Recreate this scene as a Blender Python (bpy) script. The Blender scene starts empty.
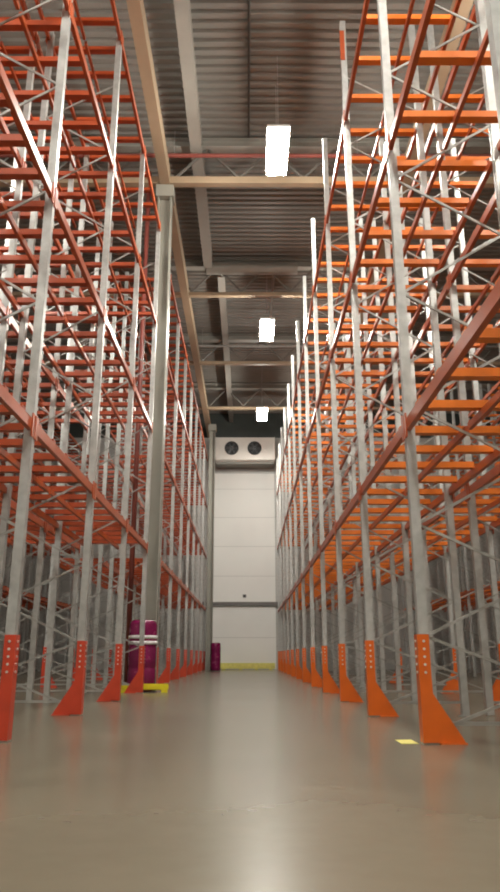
import bpy, bmesh, math, random
from mathutils import Vector, Matrix
random.seed(7)
S = 0.74                      # camera height in metres; the layout below is worked out in camera heights
C = bpy.context.scene.collection
PI = math.pi

# ------------------------------------------------------------------ materials
def new_mat(name):
    m = bpy.data.materials.new(name); m.use_nodes = True
    nt = m.node_tree
    return m, nt, nt.nodes['Principled BSDF']

def ramp(nt, fac, stops):
    r = nt.nodes.new('ShaderNodeValToRGB')
    el = r.color_ramp.elements
    el[0].position, el[0].color = stops[0][0], (*stops[0][1], 1)
    el[1].position, el[1].color = stops[-1][0], (*stops[-1][1], 1)
    for p, c in stops[1:-1]:
        e = el.new(p); e.color = (*c, 1)
    nt.links.new(fac, r.inputs[0])
    return r.outputs[0]

def mat(name, col, rough=0.5, metal=0.0, var=0.12, scale=6.0, rvar=0.1, bump=0.0, coat=0.0):
    m, nt, b = new_mat(name)
    tc = nt.nodes.new('ShaderNodeTexCoord')
    n = nt.nodes.new('ShaderNodeTexNoise'); n.inputs['Scale'].default_value = scale; n.inputs['Detail'].default_value = 4
    nt.links.new(tc.outputs['Object'], n.inputs['Vector'])
    lo = tuple(max(0, c * (1 - var)) for c in col); hi = tuple(min(1, c * (1 + var)) for c in col)
    nt.links.new(ramp(nt, n.outputs['Fac'], [(0.3, lo), (0.7, hi)]), b.inputs['Base Color'])
    mr = nt.nodes.new('ShaderNodeMapRange')
    mr.inputs['To Min'].default_value = max(0.02, rough - rvar); mr.inputs['To Max'].default_value = min(1, rough + rvar)
    nt.links.new(n.outputs['Fac'], mr.inputs['Value']); nt.links.new(mr.outputs['Result'], b.inputs['Roughness'])
    b.inputs['Metallic'].default_value = metal
    if coat: b.inputs['Coat Weight'].default_value = coat
    if bump:
        bp = nt.nodes.new('ShaderNodeBump'); bp.inputs['Strength'].default_value = bump
        nt.links.new(n.outputs['Fac'], bp.inputs['Height']); nt.links.new(bp.outputs['Normal'], b.inputs['Normal'])
    return m

M = {}
M['zinc'] = mat('galvanised steel', (0.47, 0.475, 0.46), 0.40, 0.5, 0.14, 9)
M['zinc2'] = mat('galvanised bracing', (0.36, 0.355, 0.335), 0.42, 0.4, 0.14, 14)
M['beam'] = mat('red orange beam enamel', (0.42, 0.08, 0.022), 0.34, 0.0, 0.12, 3)
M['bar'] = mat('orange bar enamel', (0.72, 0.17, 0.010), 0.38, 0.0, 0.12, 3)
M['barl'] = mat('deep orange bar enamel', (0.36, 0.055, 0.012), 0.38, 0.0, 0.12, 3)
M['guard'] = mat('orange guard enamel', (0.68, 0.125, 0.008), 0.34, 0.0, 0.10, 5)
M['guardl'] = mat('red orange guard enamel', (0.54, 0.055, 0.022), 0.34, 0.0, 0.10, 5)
M['bolt'] = mat('bright bolt', (0.8, 0.78, 0.74), 0.3, 0.7)
M['deck'] = mat('brown grey roof deck', (0.215, 0.20, 0.18), 0.55, 0.1, 0.08, 1.2)
M['beige'] = mat('beige painted steel', (0.34, 0.25, 0.165), 0.5, 0.0, 0.08, 1.5)
M['greyst'] = mat('grey painted steel', (0.29, 0.275, 0.245), 0.5, 0.1, 0.08, 1.5)
M['webst'] = mat('dark grey truss web', (0.15, 0.14, 0.125), 0.5)
M['brown'] = mat('brown red primer steel', (0.26, 0.15, 0.11), 0.5, 0.0, 0.1, 1.5)
M['pipe'] = mat('red sprinkler pipe', (0.25, 0.065, 0.05), 0.4)
M['colm'] = mat('grey column paint', (0.29, 0.28, 0.24), 0.45, 0.1, 0.06, 1.5)
M['dark'] = mat('dark green grey shade', (0.055, 0.065, 0.06), 0.45, 0.0, 0.1, 2)
M['railm'] = mat('dark grey wall rail', (0.15, 0.145, 0.14), 0.45, 0.3)
M['cool'] = mat('pale cooler casing', (0.74, 0.69, 0.64), 0.4, 0.2, 0.04, 2)
M['black'] = mat('black fan plastic', (0.03, 0.032, 0.034), 0.5)
M['fan'] = mat('dark fan blade', (0.16, 0.165, 0.17), 0.35, 0.4)
M['magenta'] = mat('magenta padded vinyl', (0.20, 0.006, 0.07), 0.25, 0.0, 0.2, 5, bump=0.1)
M['pad_glint'] = mat('white wrap glint', (0.8, 0.78, 0.8), 0.3)
M['yellow'] = mat('yellow barrier enamel', (0.78, 0.68, 0.02), 0.4, 0.0, 0.08, 4)
M['yline'] = mat('pale yellow floor paint', (0.80, 0.73, 0.20), 0.4, 0.0, 0.12, 9)
M['lampb'] = mat('white lamp body', (0.75, 0.75, 0.73), 0.4)
M['conduit'] = mat('grey conduit', (0.34, 0.33, 0.31), 0.45, 0.3)
M['conduitd'] = mat('dark conduit', (0.07, 0.065, 0.06), 0.5)

def emit(name, col, st):
    m, nt, b = new_mat(name)
    b.inputs['Base Color'].default_value = (0.9, 0.9, 0.9, 1)
    b.inputs['Emission Color'].default_value = (*col, 1); b.inputs['Emission Strength'].default_value = st
    return m
M['led'] = emit('led panel', (1.0, 0.965, 0.87), 250.0)

def floor_mat():
    m, nt, b = new_mat('polished concrete')
    tc = nt.nodes.new('ShaderNodeTexCoord')
    n1 = nt.nodes.new('ShaderNodeTexNoise'); n1.inputs['Scale'].default_value = 0.35; n1.inputs['Detail'].default_value = 6
    n2 = nt.nodes.new('ShaderNodeTexNoise'); n2.inputs['Scale'].default_value = 7; n2.inputs['Detail'].default_value = 5
    for n in (n1, n2): nt.links.new(tc.outputs['Object'], n.inputs['Vector'])
    mx = nt.nodes.new('ShaderNodeMix'); mx.data_type = 'FLOAT'; mx.inputs[0].default_value = 0.25
    nt.links.new(n1.outputs['Fac'], mx.inputs[2]); nt.links.new(n2.outputs['Fac'], mx.inputs[3])
    col = ramp(nt, mx.outputs[0], [(0.3, (0.14, 0.121, 0.084)), (0.7, (0.18, 0.157, 0.113))])
    # saw-cut joints running along the racks and across the hall
    sx = nt.nodes.new('ShaderNodeSeparateXYZ'); nt.links.new(tc.outputs['Object'], sx.inputs[0])
    def line(sock, pos, half):
        s = nt.nodes.new('ShaderNodeMath'); s.operation = 'SUBTRACT'; s.inputs[1].default_value = pos; nt.links.new(sock, s.inputs[0])
        a = nt.nodes.new('ShaderNodeMath'); a.operation = 'ABSOLUTE'; nt.links.new(s.outputs[0], a.inputs[0])
        c = nt.nodes.new('ShaderNodeMath'); c.operation = 'LESS_THAN'; c.inputs[1].default_value = half; nt.links.new(a.outputs[0], c.inputs[0])
        return c.outputs[0]
    acc = None
    for o, p in (('X', 2.58 * S), ('X', -3.45 * S)):
        l = line(sx.outputs[o], p, 0.011)
        if acc is None: acc = l
        else:
            mm = nt.nodes.new('ShaderNodeMath'); mm.operation = 'MAXIMUM'; nt.links.new(acc, mm.inputs[0]); nt.links.new(l, mm.inputs[1]); acc = mm.outputs[0]
    mc = nt.nodes.new('ShaderNodeMix'); mc.data_type = 'RGBA'
    nt.links.new(acc, mc.inputs[0]); nt.links.new(col, mc.inputs[6]); mc.inputs[7].default_value = (0.10, 0.09, 0.075, 1)
    nt.links.new(mc.outputs[2], b.inputs['Base Color'])
    mr = nt.nodes.new('ShaderNodeMapRange'); mr.inputs['To Min'].default_value = 0.235; mr.inputs['To Max'].default_value = 0.265
    nt.links.new(n1.outputs['Fac'], mr.inputs['Value']); nt.links.new(mr.outputs['Result'], b.inputs['Roughness'])
    b.inputs['IOR'].default_value = 1.43
    return m
M['floor'] = floor_mat()

def panel_mat(name, col, pitch_z, axis):
    m, nt, b = new_mat(name)
    tc = nt.nodes.new('ShaderNodeTexCoord'); sx = nt.nodes.new('ShaderNodeSeparateXYZ'); nt.links.new(tc.outputs['Object'], sx.inputs[0])
    def seam(sock, pitch, w):
        d = nt.nodes.new('ShaderNodeMath'); d.operation = 'DIVIDE'; d.inputs[1].default_value = pitch; nt.links.new(sock, d.inputs[0])
        f = nt.nodes.new('ShaderNodeMath'); f.operation = 'FRACT'; nt.links.new(d.outputs[0], f.inputs[0])
        l = nt.nodes.new('ShaderNodeMath'); l.operation = 'LESS_THAN'; l.inputs[1].default_value = w / pitch; nt.links.new(f.outputs[0], l.inputs[0])
        return l.outputs[0]
    a = seam(sx.outputs['Z'], pitch_z, 0.03)
    n = nt.nodes.new('ShaderNodeTexNoise'); n.inputs['Scale'].default_value = 0.6; nt.links.new(tc.outputs['Object'], n.inputs['Vector'])
    base = ramp(nt, n.outputs['Fac'], [(0.3, tuple(c * 0.95 for c in col)), (0.7, col)])
    mc = nt.nodes.new('ShaderNodeMix'); mc.data_type = 'RGBA'; nt.links.new(a, mc.inputs[0]); nt.links.new(base, mc.inputs[6])
    mc.inputs[7].default_value = (*(c * 0.72 for c in col), 1)
    nt.links.new(mc.outputs[2], b.inputs['Base Color']); b.inputs['Roughness'].default_value = 0.4
    return m
M['panel'] = panel_mat('white wall panel dimmed grey', (0.50, 0.49, 0.465), 1.15, 'X')
M['white'] = panel_mat('white insulated wall panel', (0.90, 0.885, 0.85), 1.6, 'X')
M['side'] = panel_mat('grey insulated wall panel', (0.50, 0.48, 0.45), 1.15, 'Y')

# ------------------------------------------------------------------ mesh helpers
def box(bm, x0, x1, y0, y1, z0, z1):
    v = [bm.verts.new(p) for p in ((x0,y0,z0),(x1,y0,z0),(x1,y1,z0),(x0,y1,z0),(x0,y0,z1),(x1,y0,z1),(x1,y1,z1),(x0,y1,z1))]
    for f in ((3,2,1,0),(4,5,6,7),(0,1,5,4),(1,2,6,5),(2,3,7,6),(3,0,4,7)): bm.faces.new([v[i] for i in f])

def bar(bm, p, q, w, h, up=(0,0,1)):
    p, q = Vector(p), Vector(q); d = (q - p).normalized()
    s = d.cross(Vector(up))
    if s.length < 1e-4: s = d.cross(Vector((0,1,0)))
    s.normalize(); u = s.cross(d)
    v = []
    for e in (p, q):
        for a, b in ((-1,-1),(1,-1),(1,1),(-1,1)): v.append(bm.verts.new(e + s*a*w/2 + u*b*h/2))
    for f in ((3,2,1,0),(4,5,6,7),(0,1,5,4),(1,2,6,5),(2,3,7,6),(3,0,4,7)): bm.faces.new([v[i] for i in f])

def prism(bm, pts, d):
    """closed outline PTS (3D, planar) pushed along D"""
    d = Vector(d); a = [bm.verts.new(Vector(p)) for p in pts]; b = [bm.verts.new(Vector(p) + d) for p in pts]
    n = len(pts)
    bm.faces.new(a[::-1]); bm.faces.new(b)
    for i in range(n): bm.faces.new((a[i], a[(i+1) % n], b[(i+1) % n], b[i]))

def tube(bm, p, q, r, n=12):
    p, q = Vector(p), Vector(q); d = (q - p).normalized()
    s = d.orthogonal().normalized(); u = d.cross(s)
    a, b = [], []
    for i in range(n):
        t = 2*PI*i/n; o = s*math.cos(t)*r + u*math.sin(t)*r
        a.append(bm.verts.new(p + o)); b.append(bm.verts.new(q + o))
    bm.faces.new(a[::-1]); bm.faces.new(b)
    for i in range(n): bm.faces.new((a[i], a[(i+1) % n], b[(i+1) % n], b[i]))

def lathe(bm, prof, ctr, n=28):
    """closed solid of revolution about Z through CTR; PROF = (r, z)"""
    rings = []
    for r, z in prof:
        if r < 1e-5: rings.append([bm.verts.new((ctr[0], ctr[1], ctr[2] + z))])
        else: rings.append([bm.verts.new((ctr[0] + r*math.cos(2*PI*i/n), ctr[1] + r*math.sin(2*PI*i/n), ctr[2] + z)) for i in range(n)])
    for a, b in zip(rings, rings[1:]):
        for i in range(n):
            j = (i + 1) % n
            if len(a) == 1: bm.faces.new((a[0], b[j], b[i]))
            elif len(b) == 1: bm.faces.new((a[i], a[j], b[0]))
            else: bm.faces.new((a[i], a[j], b[j], b[i]))

def annulus(bm, c, r0, r1, y0, y1, n=32):
    """ring about the Y axis"""
    L = [[bm.verts.new((c[0] + r*math.cos(2*PI*i/n), y, c[2] + r*math.sin(2*PI*i/n))) for i in range(n)] for r, y in ((r0,y0),(r1,y0),(r1,y1),(r0,y1))]
    for k in range(4):
        a, b = L[k], L[(k+1) % 4]
        for i in range(n): bm.faces.new((a[i], a[(i+1) % n], b[(i+1) % n], b[i]))

def mesh(name, fn, m, bevel=0.0, smooth=False):
    bm = bmesh.new(); fn(bm)
    if bevel:
        bmesh.ops.bevel(bm, geom=bm.edges[:], offset=bevel, segments=2, affect='EDGES', clamp_overlap=True)
    bmesh.ops.recalc_face_normals(bm, faces=bm.faces[:])
    me = bpy.data.meshes.new(name); bm.to_mesh(me); bm.free(); me.materials.append(M[m] if isinstance(m, str) else m)
    if smooth:
        for p in me.polygons: p.use_smooth = True
    return me

def link(name, me, parent=None, loc=(0,0,0)):
    o = bpy.data.objects.new(name, me); C.objects.link(o); o.location = loc
    if parent: o.parent = parent
    return o

def obj(name, fn, m, parent=None, loc=(0,0,0), bevel=0.0, smooth=False):
    return link(name, mesh(name, fn, m, bevel, smooth), parent, loc)

def thing(name, label, cat, loc, group=None):
    o = bpy.data.objects.new(name, None); C.objects.link(o); o.location = loc; o.empty_display_size = 0.2
    o['label'] = label; o['category'] = cat
    if group: o['group'] = group
    return o

def tag(o, label, cat, group=None):
    o['label'] = label; o['category'] = cat
    if group: o['group'] = group
    return o

def struct(name, fn, m, bevel=0.0):
    o = obj(name, fn, m, bevel=bevel); o['kind'] = 'structure'; return o

def copy_tree(o, parent=None):
    c = o.copy(); C.objects.link(c)
    if parent: c.parent = parent
    for ch in list(o.children): copy_tree(ch, c)
    return c

ORD = ['first','second','third','fourth','fifth','sixth','seventh','eighth','ninth','tenth','eleventh','twelfth','thirteenth','fourteenth','fifteenth']

# ------------------------------------------------------------------ hall shell
XL, XR, YB, YF, ZC = -21*S, 21*S, -7*S, 53.0*S, 19.0*S
struct('floor', lambda b: box(b, XL, XR, YB, YF, -0.2, 0), 'floor')
struct('wall_back', lambda b: box(b, XL, XR, YF, YF + 0.15, 0, ZC), 'panel')  # white wall coloured grey to stand in for dimness behind the racks
struct('wall_left', lambda b: box(b, XL - 0.15, XL, YB, YF, 0, ZC), 'side')
struct('wall_right', lambda b: box(b, XR, XR + 0.15, YB, YF, 0, ZC), 'side')
struct('wall_front', lambda b: box(b, XL, XR, YB - 0.15, YB, 0, ZC), 'side')
def deck(b):                                            # trapezoidal sheet, ribs across the aisle
    p = 0.25; y = YB; up = []
    while y < YF:
        up += [(y, ZC), (y + 0.10, ZC), (y + 0.13, ZC + 0.07), (y + 0.22, ZC + 0.07)]; y += p
    up.append((YF, ZC))
    a = [b.verts.new((XL, y, z)) for y, z in up]; c = [b.verts.new((XR, y, z)) for y, z in up]
    a2 = [b.verts.new((XL, YF, ZC + 0.3)), b.verts.new((XL, YB, ZC + 0.3))]; c2 = [b.verts.new((XR, YF, ZC + 0.3)), b.verts.new((XR, YB, ZC + 0.3))]
    for i in range(len(up) - 1): b.faces.new((a[i], a[i+1], c[i+1], c[i]))
    b.faces.new((a2[0], a2[1], c2[1], c2[0]))
struct('ceiling', deck, 'deck')
struct('wall_shade_band', lambda b: box(b, XL, XR, YF - 0.06, YF, 17.05*S, ZC), 'dark')          # dark band put in for the shade at the head of the end wall

struct('wall_undimmed', lambda b: box(b, -2.55*S, 2.0*S, YF - 0.05, YF, 0.002, 14.2*S), 'white')      # added panel, the wall's undimmed white at the end of the aisle

# roof trusses across the hall
TRUSS = [13.8, 22.0, 30.3, 38.5, 46.4]
ZT = 17.07*S
def truss(d):
    def f(b):
        y = d*S
        box(b, XL, XR, y - 0.09, y + 0.09, ZT, ZT + (0.20 if d < 25 else 0.12))                    # bottom chord
    def g(b):
        y = d*S
        box(b, XL, XR, y - 0.13, y + 0.13, ZT + 1.10, ZT + 1.14); box(b, XL, XR, y - 0.13, y + 0.13, ZT + 1.34, ZT + 1.38)
        box(b, XL, XR, y - 0.02, y + 0.02, ZT + 1.12, ZT + 1.36)
    def w(b):
        y = d*S; x = XL; k = 0; st = 0.85
        while x + st <= XR + 1e-6:
            z0, z1 = (ZT + 0.19, ZT + 1.11) if k % 2 == 0 else (ZT + 1.11, ZT + 0.19)
            bar(b, (x, y, z0), (x + st, y, z1), 0.05, 0.05); x += st; k += 1
    r = bpy.data.objects.new('roof_truss', None); C.objects.link(r); r['kind'] = 'structure'
    for nm, fn, mm in (('bottom_chord', f, 'beige'), ('top_chord', g, 'greyst'), ('web_bracing', w, 'webst')):
        o = obj(nm, fn, mm, r); o['kind'] = 'structure'
for d in TRUSS: truss(d)

# lengthwise roof members
def ibeam(b, x, y0, y1, z0, w, h, t=0.03):
    box(b, x - w/2, x + w/2, y0, y1, z0, z0 + t); box(b, x - w/2, x + w/2, y0, y1, z0 + h - t, z0 + h)
    box(b, x - t/2, x + t/2, y0, y1, z0 + t*0.9, z0 + h - t*0.9)
def rbox(x0, x1, y0, y1, z0, z1):
    return lambda b: box(b, x0, x1, y0, y1, z0, z1)
struct('roof_beam', rbox(-3.12*S, -2.78*S, YB, 52.9*S, ZT - 0.02, ZT + 0.40), 'beige')
struct('roof_beam', rbox(5.4*S, 5.75*S, YB, 52.9*S, ZT - 0.02, ZT + 0.40), 'beige')
def ib(x, y0, y1, z, w, h): return lambda b: ibeam(b, x, y0, y1, z, w, h)
struct('roof_beam', ib(-1.86*S, YB, 30.1*S, 18.25*S, 0.30, 0.42), 'greyst')
struct('roof_beam', ib(-1.30*S, 30.6*S, 52.8*S, 18.25*S, 0.24, 0.40), 'greyst')
struct('roof_beam', lambda b: tube(b, (-1.95*S, 30.0*S, 18.35*S), (2.3*S, 30.0*S, 18.35*S), 0.20, 20), 'greyst')

# columns on the line of the beige beam
def column(x0, x1, y, name='column'):
    def f(b):
        d = 0.34
        box(b, x0, x0 + 0.03, y, y + d, 0, ZT - 0.02); box(b, x1 - 0.03, x1, y, y + d, 0, ZT - 0.02)
        box(b, x0 + 0.029, x1 - 0.029, y + d/2 - 0.02, y + d/2 + 0.02, 0, ZT - 0.02)
        box(b, x0 - 0.04, x1 + 0.04, y - 0.04, y + d + 0.04, 0.0, 0.025)
        box(b, x0 - 0.05, x1 + 0.05, y - 0.05, y + d + 0.05, ZT - 0.36, ZT - 0.021)
    return struct(name, f, 'colm')
column(-3.20*S, -2.72*S, 22.0*S)
column(-2.80*S, -2.38*S, 49.6*S)

# ------------------------------------------------------------------ racks
PW, PD = 0.085, 0.09          # post width along the aisle, depth into the rack
DEPTH = 1.69*S
RL = [v*S for v in (3.90, 8.25, 12.15)]; RT = 14.8*S
LL = [v*S for v in (3.98, 7.60, 11.12, 14.55)]; LT = 14.75*S
FN = [v*S for v in (0.12, 1.22, 2.60, 4.20, 5.86, 7.72, 9.62, 11.5, 13.3)]      # bracing nodes on the front post
cache = {}
def cached(key, name, fn, m, **k):
    if key not in cache: cache[key] = mesh(name, fn, m, **k)
    return cache[key]

def post_fn(s, top):
    def f(b):                                            # open-backed upright section with lips
        t, g = 0.02, 0.026
        pts = [(0,0),(0,PW),(PD,PW),(PD,PW-g),(PD-t,PW-g),(PD-t,PW-t*.7),(t,PW-t),(t,t),(PD-t,t*.7),(PD-t,g),(PD,g),(PD,0)]
        prism(b, [(s*x, y, 0.012) for x, y in pts], (0, 0, top - 0.012))
    return f
def plate_fn(s):
    return lambda b: box(b, min(s*-0.02, s*0.12), max(s*-0.02, s*0.12), 0, PW, 0, 0.012)

def braces(s):
    """(front z, rear z) strokes of the zigzag between the two posts"""
    out = []
    for i in range(len(FN) - 1):
        m = (FN[i] + FN[i+1])/2
        out.append(((PD, FN[i]), (DEPTH - PD, m))); out.append(((PD, FN[i+1]), (DEPTH - PD, m)))
    return out
def brace_mesh(s, i):
    (xa, za), (xb, zb) = braces(s)[i]
    return cached(('brace', s, i), 'brace', lambda b: bar(b, (s*(xa - .02), PW/2 + (0.012 if i % 2 else -0.012), za), (s*(xb + .02), PW/2 + (0.012 if i % 2 else -0.012), zb), 0.016, 0.026), 'zinc2')
def lattice_mesh(s):
    def f(b):
        for i, ((xa, za), (xb, zb)) in enumerate(braces(s)):
            bar(b, (s*(xa - .02), PW/2, za), (s*(xb + .02), PW/2, zb), 0.014, 0.02)
        for z in (0.22*S, 4.2*S): bar(b, (s*(PD - .01), PW/2, z), (s*(DEPTH - PD + .01), PW/2, z), 0.03, 0.03)
    return cached(('lattice', s), 'bracing', f, 'zinc2')

BH, BW = 0.112, 0.05
def beam_fn(s, x, pitch):
    def f(b):                                            # step-profile beam with a hook plate at each end
        y0, y1 = PW - 0.0, pitch
        prism(b, [(s*x, y0 + .004, -BH/2), (s*(x + BW), y0 + .004, -BH/2), (s*(x + BW), y0 + .004, BH/2 - .03), (s*(x + BW - .02), y0 + .004, BH/2 - .03), (s*(x + BW - .02), y0 + .004, BH/2), (s*x, y0 + .004, BH/2)], (0, y1 - y0 - .008, 0))
        for ya, yb in ((y0 - .05, y0 + .05), (y1 - .06, y1 - .002)):
            box(b, min(s*(x - .012), s*(x + .002)), max(s*(x - .012), s*(x + .002)), ya, yb, -0.13, 0.11)
    return f
def bars_at(pitch, k):
    return [PW + (pitch - PW)*f for f in ((0.12, 0.37, 0.62, 0.88) if k == 4 else (0.09, 0.29, 0.5, 0.71, 0.91))]

def bay(name, row, s, x, y, pitch, levels, top, label, detail, last, group, barm):
    """one rack bay: its near upright frame (and the far one when LAST), the load beams of each level and the bars across them"""
    r = thing(name, label, 'pallet rack', (x, y, 0), group)
    for fy in ([0.0] + ([pitch] if last else [])):
        p = link('upright_post', cached(('post', s, top), 'upright_post', post_fn(s, top), 'zinc'), r, (0, fy, 0))
        q = link('upright_post', cached(('post', -s, top), 'upright_post', post_fn(-s, top), 'zinc'), r, (s*DEPTH, fy, 0))
        if detail:
            link('base_plate', cached(('plate', s), 'base_plate', plate_fn(s), 'zinc'), p)
            link('base_plate', cached(('plate', -s), 'base_plate', plate_fn(-s), 'zinc'), q)
            for i in range(len(braces(s))): link('brace', brace_mesh(s, i), r, (0, fy, 0))
            for z in (0.22*S, 4.2*S):
                link('cross_strut', cached(('strut', s), 'cross_strut', lambda b: bar(b, (s*(PD - .01), PW/2, 0), (s*(DEPTH - PD + .01), PW/2, 0), 0.03, 0.03), 'zinc2'), r, (0, fy, z))
        else:
            link('bracing', lattice_mesh(s), r, (0, fy, 0))
    for z in levels:  # front, rear and centre load beams, then the bars on top
        link('load_beam', cached(('fr', s, pitch), 'load_beam', beam_fn(s, 0.0, pitch), 'beam'), r, (0, 0, z))
        link('load_beam', cached(('fr', -s, pitch), 'load_beam', beam_fn(-s, 0.0, pitch), 'beam'), r, (s*DEPTH, 0, z))
        link('centre_beam', cached(('cr', s, pitch), 'centre_beam', lambda b: box(b, s*DEPTH/2 - .02, s*DEPTH/2 + .02, PW + .002, pitch - .002, -.035, .035), 'beam'), r, (0, 0, z - 0.012))
        for yy in bars_at(pitch, 4 if barm == 'bar' else 5):
            link('support_bar', cached(('bar', s, barm), 'support_bar', lambda b: box(b, min(s*.03, s*(DEPTH - .03)), max(s*.03, s*(DEPTH - .03)), -.05, .05, -.035, .04), barm), r, (0, yy, z + 0.076))
    return r

def row(name, s, x, ds, levels, top, say, detail, group, barm):
    n = len(ds) - 1
    out = []
    for i in range(n):
        out.append(bay(name, None, s, x*S, ds[i]*S, (ds[i+1] - ds[i])*S, levels, top, say(i), detail and ds[i] < 30, i == n - 1, group, barm))
    return out
P = 3.77
R1D = [4.85, 9.0, 12.95, 16.8] + [20.6 + P*k for k in range(9)]
row('pallet_rack_bay', 1, 2.07, R1D, RL, RT, lambda i: f'orange and grey pallet rack bay, {ORD[i]} from the camera along the right of the aisle', True, 'rack bays right of the aisle', 'bar')
row('pallet_rack_bay', -1, 5.75, R1D, RL, RT, lambda i: f'pallet rack bay {ORD[i]} from the camera in the row backing the right aisle rack', False, 'rack bays backing the right aisle rack', 'bar')
L1A = [5.6, 9.25, 13.2, 17.05, 20.75]
L1B = [24.0 + P*k for k in range(8)]
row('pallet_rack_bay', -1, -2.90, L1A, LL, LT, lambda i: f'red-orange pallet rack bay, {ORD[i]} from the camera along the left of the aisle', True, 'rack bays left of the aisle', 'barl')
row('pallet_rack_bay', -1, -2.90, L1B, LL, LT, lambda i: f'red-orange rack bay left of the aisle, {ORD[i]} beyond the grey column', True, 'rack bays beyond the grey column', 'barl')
L2D = L1A + L1B
def saygap(i): return i
for ds, w in ((L1A, 'before'), (L1B, 'beyond')):
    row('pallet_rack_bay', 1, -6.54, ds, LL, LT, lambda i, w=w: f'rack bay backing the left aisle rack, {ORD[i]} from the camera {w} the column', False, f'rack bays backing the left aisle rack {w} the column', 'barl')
FAR = [20.6 + P*k for k in range(9)]
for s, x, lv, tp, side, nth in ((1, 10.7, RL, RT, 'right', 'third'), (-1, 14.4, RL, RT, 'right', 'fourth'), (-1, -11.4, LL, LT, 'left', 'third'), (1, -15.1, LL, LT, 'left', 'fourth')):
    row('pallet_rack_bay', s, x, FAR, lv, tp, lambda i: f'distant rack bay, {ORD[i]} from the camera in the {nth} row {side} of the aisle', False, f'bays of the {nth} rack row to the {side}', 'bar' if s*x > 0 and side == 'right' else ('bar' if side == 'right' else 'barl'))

k = [o for o in C.objects if o.get('group') == 'rack bays right of the aisle'][2]
link('beam_connector', mesh('beam_connector', lambda b: box(b, -.014, .06, -.012, -.001, -.30, .30), 'beam'), k, (0, 0, 14.1*S))

# orange guards round the feet of the aisle posts
def guard_proto(s, m):
    r = thing('post_guard', 'x', 'post guard', (0, 0, 0))
    H = 1.24*S
    def sleeve(b):
        o, t = 0.02, 0.008
        box(b, min(-s*o, -s*(o - t)), max(-s*o, -s*(o - t)), -o, PW + o, 0.012, H)
        for ya in (-o, PW + o - t): box(b, min(-s*(o - t), s*.085), max(-s*(o - t), s*.085), ya, ya + t, 0.012, H)
    obj('sleeve', sleeve, m, r)
    def gus(ya):
        def f(b):
            pts = [(s*.084, 0.012), (s*.46*S, 0.012), (s*.45*S, 0.05*S), (s*.12*S, .56*S), (s*.084, .78*S)]
            prism(b, [(x, ya, z) for x, z in pts], (0, .008, 0))
        return f
    obj('gusset', gus(-0.02), m, r); obj('gusset', gus(PW + 0.012), m, r)
    obj('base_plate', lambda b: box(b, min(s*.125, s*.48*S), max(s*.125, s*.48*S), -.035, PW + .035, 0, 0.0125), m, r)
    bm_ = mesh('bolt_head', lambda b: tube(b, (-s*.0195, PW/2, 0), (-s*.03, PW/2, 0), .012, 8), 'bolt')
    bf_ = mesh('bolt_head', lambda b: tube(b, (s*.035, -.0195, 0), (s*.035, -.03, 0), .012, 8), 'bolt')
    for k in range(5):
        z = (0.80 + k*.09)*S
        link('bolt_head', bm_, r, (0, 0, z)); link('bolt_head', bf_, r, (0, 0, z))
    return r
def guards(s, x, ds, m, say, group):
    pr = None
    for i, d in enumerate(ds):
        if pr is None: g = pr = guard_proto(s, m)
        else: g = copy_tree(pr)
        g.location = (x*S, d*S, 0); g['label'] = say(i); g['group'] = group
guards(1, 2.07, R1D, 'guard', lambda i: f'orange steel guard with sloping foot on the {ORD[i]} rack post right of the aisle', 'orange post guards right of the aisle')
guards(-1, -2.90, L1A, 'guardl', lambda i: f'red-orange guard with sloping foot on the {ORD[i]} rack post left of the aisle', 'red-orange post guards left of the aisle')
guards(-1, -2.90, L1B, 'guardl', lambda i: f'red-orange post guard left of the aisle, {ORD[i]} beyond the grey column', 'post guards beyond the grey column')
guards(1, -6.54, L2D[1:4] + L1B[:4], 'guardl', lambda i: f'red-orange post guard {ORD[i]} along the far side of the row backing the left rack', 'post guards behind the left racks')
guards(-1, 5.75, R1D[1:7], 'guard', lambda i: f'orange post guard {ORD[i]} along the far side of the row backing the right rack', 'post guards behind the right racks')

# ------------------------------------------------------------------ column wraps, barriers
def wrap(x, y, r, h, label, glints):
    t = thing('column_wrap', label, 'column wrap', (x*S, y*S, 0), 'magenta column wraps')
    obj('padding', lambda b: lathe(b, [(0, 0), (r*.93, 0), (r, .03), (r, h*.30), (r*.96, h*.32), (r, h*.34), (r, h*.60), (r*.96, h*.62), (r, h*.64), (r, h - .10), (r*.93, h - .03), (r*.75, h), (0, h)], (0, 0, .013)), 'magenta', t, smooth=True)
    if glints:
        for z in (h*.66, h*.74):  # pale bands paint the wrap's highlights into its colour
            obj('glint', lambda b: lathe(b, [(r - .01, 0), (r + .012, 0), (r + .012, .07), (r - .01, .07), (r - .01, 0)], (0, 0, 0)), 'pad_glint', t, (0, 0, z), smooth=True)
    obj('foot_ring', lambda b: lathe(b, [(0, 0), (r + .03, 0), (r + .03, .013), (0, .013)], (0, 0, 0)), 'black', t)
wrap(-3.03, 21.5, .40*S, 1.95*S, 'large magenta padded wrap with white painted glints beside the foot of grey column', True)
wrap(-2.12, 49.2, .33*S, 1.75*S, 'small plain magenta padded wrap near the white end wall', False)
t = thing('floor_barrier', 'low yellow floor barrier in front of the large magenta wrap', 'barrier', (0, 0, 0))
obj('rail', lambda b: box(b, -3.52*S, -2.20*S, 20.97*S, 21.06*S, .05, .17), 'yellow', t, bevel=.015)
for xx in (-3.42, -2.31): obj('foot', lambda b: box(b, xx*S - .06, xx*S + .06, 20.93*S, 21.10*S, 0, .055), 'yellow', t)
t = thing('floor_barrier', 'long pale yellow barrier along the foot of the white end wall', 'barrier', (0, 0, 0))
obj('rail', lambda b: box(b, -2.0*S, 1.9*S, 52.3*S, 52.5*S, .05, .34), 'yline', t, bevel=.02)
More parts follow.
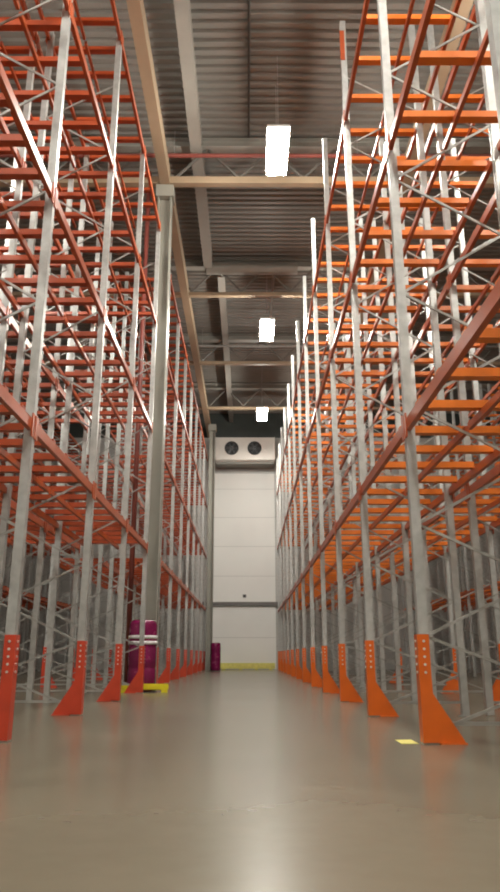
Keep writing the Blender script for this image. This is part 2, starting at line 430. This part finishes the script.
for xx in (-1.7, -.5, .6, 1.6): obj('foot', lambda b: box(b, xx*S - .08, xx*S + .08, 52.28*S, 52.52*S, 0, .06), 'yline', t)
tag(obj('floor_marking', lambda b: box(b, 1.80*S, 2.0*S, 9.05*S, 9.45*S, 0, .003), 'yline'), 'small pale yellow paint mark on the floor beside the nearest orange guard foot', 'floor marking')

# ------------------------------------------------------------------ end wall fittings
tag(obj('wall_rail', lambda b: box(b, -6*S, 6*S, YF - .14, YF - .051, 4.38*S, 4.66*S), 'railm', bevel=.01), 'dark grey rail running across the white end wall', 'rail')
t = thing('wall_sensor', 'tiny dark sensor on the white wall just above the grey rail', 'sensor', (-.25*S, YF - .05, 5.08*S))
obj('housing', lambda b: box(b, -.09, .09, -.08, -.001, -.08, .08), 'railm', t, bevel=.01)
obj('lens', lambda b: tube(b, (0, -.079, 0), (0, -.10, 0), .045, 14), 'black', t)

cy = 51.4*S; cz0, cz1 = 14.75*S, 16.6*S; cx0, cx1 = -2.42*S, 1.98*S
t = thing('air_cooler', 'pale twin-fan air cooler mounted high on the white end wall', 'air cooler', (0, cy, 0))
fz = 15.76*S; fx = (-1.22*S, .48*S); fr = .50*S
def casing(b):
    y1 = YF - .062 - cy
    prism(b, [(cx0, 0, cz0 + .10), (cx0, .10, cz0), (cx0, y1, cz0), (cx0, y1, cz1), (cx0, 0, cz1)], (cx1 - cx0, 0, 0))
obj('casing', casing, 'cool', t, bevel=.012)
for xx in (cx0, cx1): obj('end_cover', lambda b: box(b, xx - .02, xx + .02, .04, YF - .07 - cy, cz0 + .12, cz1 + .03), 'cool', t)
obj('drip_tray', lambda b: box(b, cx0 + .05, cx1 - .05, .15, YF - .08 - cy, cz0 - .10, cz0 - .005), 'greyst', t)
for xx in fx:
    f = obj('fan', lambda b: annulus(b, (xx, 0, fz), fr*.90, fr*1.04, -.07, -.001), 'black', t)
    obj('fan_well', lambda b: tube(b, (xx, -.001, fz), (xx, -.010, fz), fr*.93, 32), 'black', f)
    def blades(b):
        for k in range(6):
            a = 2*PI*k/6; c, s_ = math.cos(a), math.sin(a)
            p0 = Vector((xx + c*fr*.22, -.03, fz + s_*fr*.22)); p1 = Vector((xx + c*fr*.84, -.03, fz + s_*fr*.84))
            bar(b, p0, p1, .012, fr*.34, up=(-s_*.9, .35, c*.9))
    obj('blades', blades, 'fan', f)
    obj('hub', lambda b: tube(b, (xx, -.012, fz), (xx, -.062, fz), fr*.24, 20), 'fan', f)
    def grille(b):
        for q in (.36, .56, .76): annulus(b, (xx, 0, fz), fr*q - .008, fr*q + .008, -.084, -.070, 28)
        for k in range(4):
            a = PI*k/4; bar(b, (xx - math.cos(a)*fr*.98, -.069, fz - math.sin(a)*fr*.98), (xx + math.cos(a)*fr*.98, -.069, fz + math.sin(a)*fr*.98), .012, .012, up=(0, 1, 0))
    obj('grille', grille, 'black', f)

# ------------------------------------------------------------------ lamps, pipes
LZ = 15.95*S; LW, LLN = .60*S, 1.9*S
def lamp_proto():
    t = thing('ceiling_lamp', 'x', 'ceiling lamp', (0, 0, 0))
    obj('housing', lambda b: box(b, -LW/2 - .03, LW/2 + .03, -LLN/2 - .03, LLN/2 + .03, .03, .12), 'lampb', t, bevel=.01)
    obj('diffuser', lambda b: box(b, -LW/2, LW/2, -LLN/2, LLN/2, -.11, .03), 'led', t)
    for yy in (-.45, .45): obj('hanger', lambda b: tube(b, (0, yy, .12), (0, yy, ZC - LZ - .001), .008, 6), 'conduit', t)
    return t
lp = lamp_proto(); first = True
LD = [-1.5, 6.2, 18.8, 31.5, 44.0]
for x, where in ((.90, 'aisle'), (8.2, 'right'), (-8.95, 'left')):  # side-aisle lamps are added out of view to light the racks
    for i, d in enumerate(LD if where == 'aisle' else [0, 2.0, 14.0]):
        if where != 'aisle' and i not in (1, 2): continue
        t = lp if first else copy_tree(lp); first = False
        t.location = (x*S, d*S, LZ)
        t['group'] = 'lit ceiling lamps over the ' + ('aisle' if where == 'aisle' else where + ' aisle, added out of view')
        if where == 'aisle':
            t['label'] = {0: 'bright lamp panel hung over the aisle behind the camera', 1: 'bright lamp panel hung over the aisle just above the frame', 2: 'large bright lamp panel hung over the aisle before the beige truss, biggest of three', 3: 'bright lamp panel over the aisle, middle of the three in sight', 4: 'smallest bright lamp panel over the aisle, just above the twin-fan cooler'}[i]
        else:
            t['label'] = f'added unseen lamp panel over the {where} aisle, {ORD[i - 1]} from the camera behind the racks'
tag(obj('conduit', lambda b: tube(b, (.02*S, YB + .1, ZC - .035), (.02*S, 21.8*S, ZC - .035), .028, 8), 'conduitd'), 'thin dark conduit running along the roof deck over the aisle', 'conduit')
tag(obj('conduit', lambda b: tube(b, (1.24*S, 30.7*S, ZC - .05), (1.24*S, 37.0*S, ZC - .05), .05, 8), 'conduit'), 'grey conduit along the roof deck above the middle lamp', 'conduit')
def pipe(y, r, m, label):
    t = thing('sprinkler_pipe', label, 'pipe', (0, y, 17.95*S), None)
    obj('pipe', lambda b: tube(b, (XL + .01, 0, 0), (XR - .01, 0, 0), r, 10), m, t)
    k = XL + 1.6
    hg = mesh('hanger', lambda b: tube(b, (0, 0, r*.8), (0, 0, ZC - 17.95*S - .001), .008, 6), 'conduit')
    while k < XR: link('hanger', hg, t, (k, 0, 0)); k += 2.4
pipe(21.55*S, .055, 'pipe', 'red pipe running across under the roof beside the first beige truss')
pipe(37.9*S, .045, 'conduit', 'thin grey pipe running across under the roof beyond the middle lamp')
t = thing('sprinkler_riser', 'dark red upright riser pipe beside the grey column and magenta wrap', 'pipe', (-3.58*S, 22.3*S, 0))
obj('pipe', lambda b: tube(b, (0, 0, .02), (0, 0, 17.8*S), .06, 14), 'pipe', t, smooth=True)
obj('flange', lambda b: tube(b, (0, 0, 0), (0, 0, .03), .11, 16), 'pipe', t)
for z in (3.2, 6.4, 9.6): obj('coupling', lambda b: tube(b, (0, 0, -.06), (0, 0, .06), .075, 14), 'pipe', t, (0, 0, z))

# ------------------------------------------------------------------ world, camera, view
w = bpy.data.worlds.new('hall air'); bpy.context.scene.world = w; w.use_nodes = True
w.node_tree.nodes['Background'].inputs[0].default_value = (0.5, 0.48, 0.45, 1); w.node_tree.nodes['Background'].inputs[1].default_value = 0.05
cam = bpy.data.cameras.new('camera'); co = bpy.data.objects.new('camera', cam); C.objects.link(co)
co.location = (0, 0, S); co.rotation_euler = (math.radians(90 + 16.2), 0, -0.0028)
cam.sensor_fit = 'VERTICAL'; cam.sensor_height = 36; cam.lens = 36*719/892; cam.clip_end = 200; cam.clip_start = .05
sc = bpy.context.scene; sc.camera = co
sc.view_settings.view_transform = 'Standard'; sc.view_settings.look = 'None'; sc.view_settings.gamma = 1; sc.view_settings.use_curve_mapping = False
sc.view_settings.exposure = -0.06
sc.cycles.max_bounces = 8; sc.cycles.diffuse_bounces = 5; sc.cycles.glossy_bounces = 4
sc.cycles.filter_width = 2.0
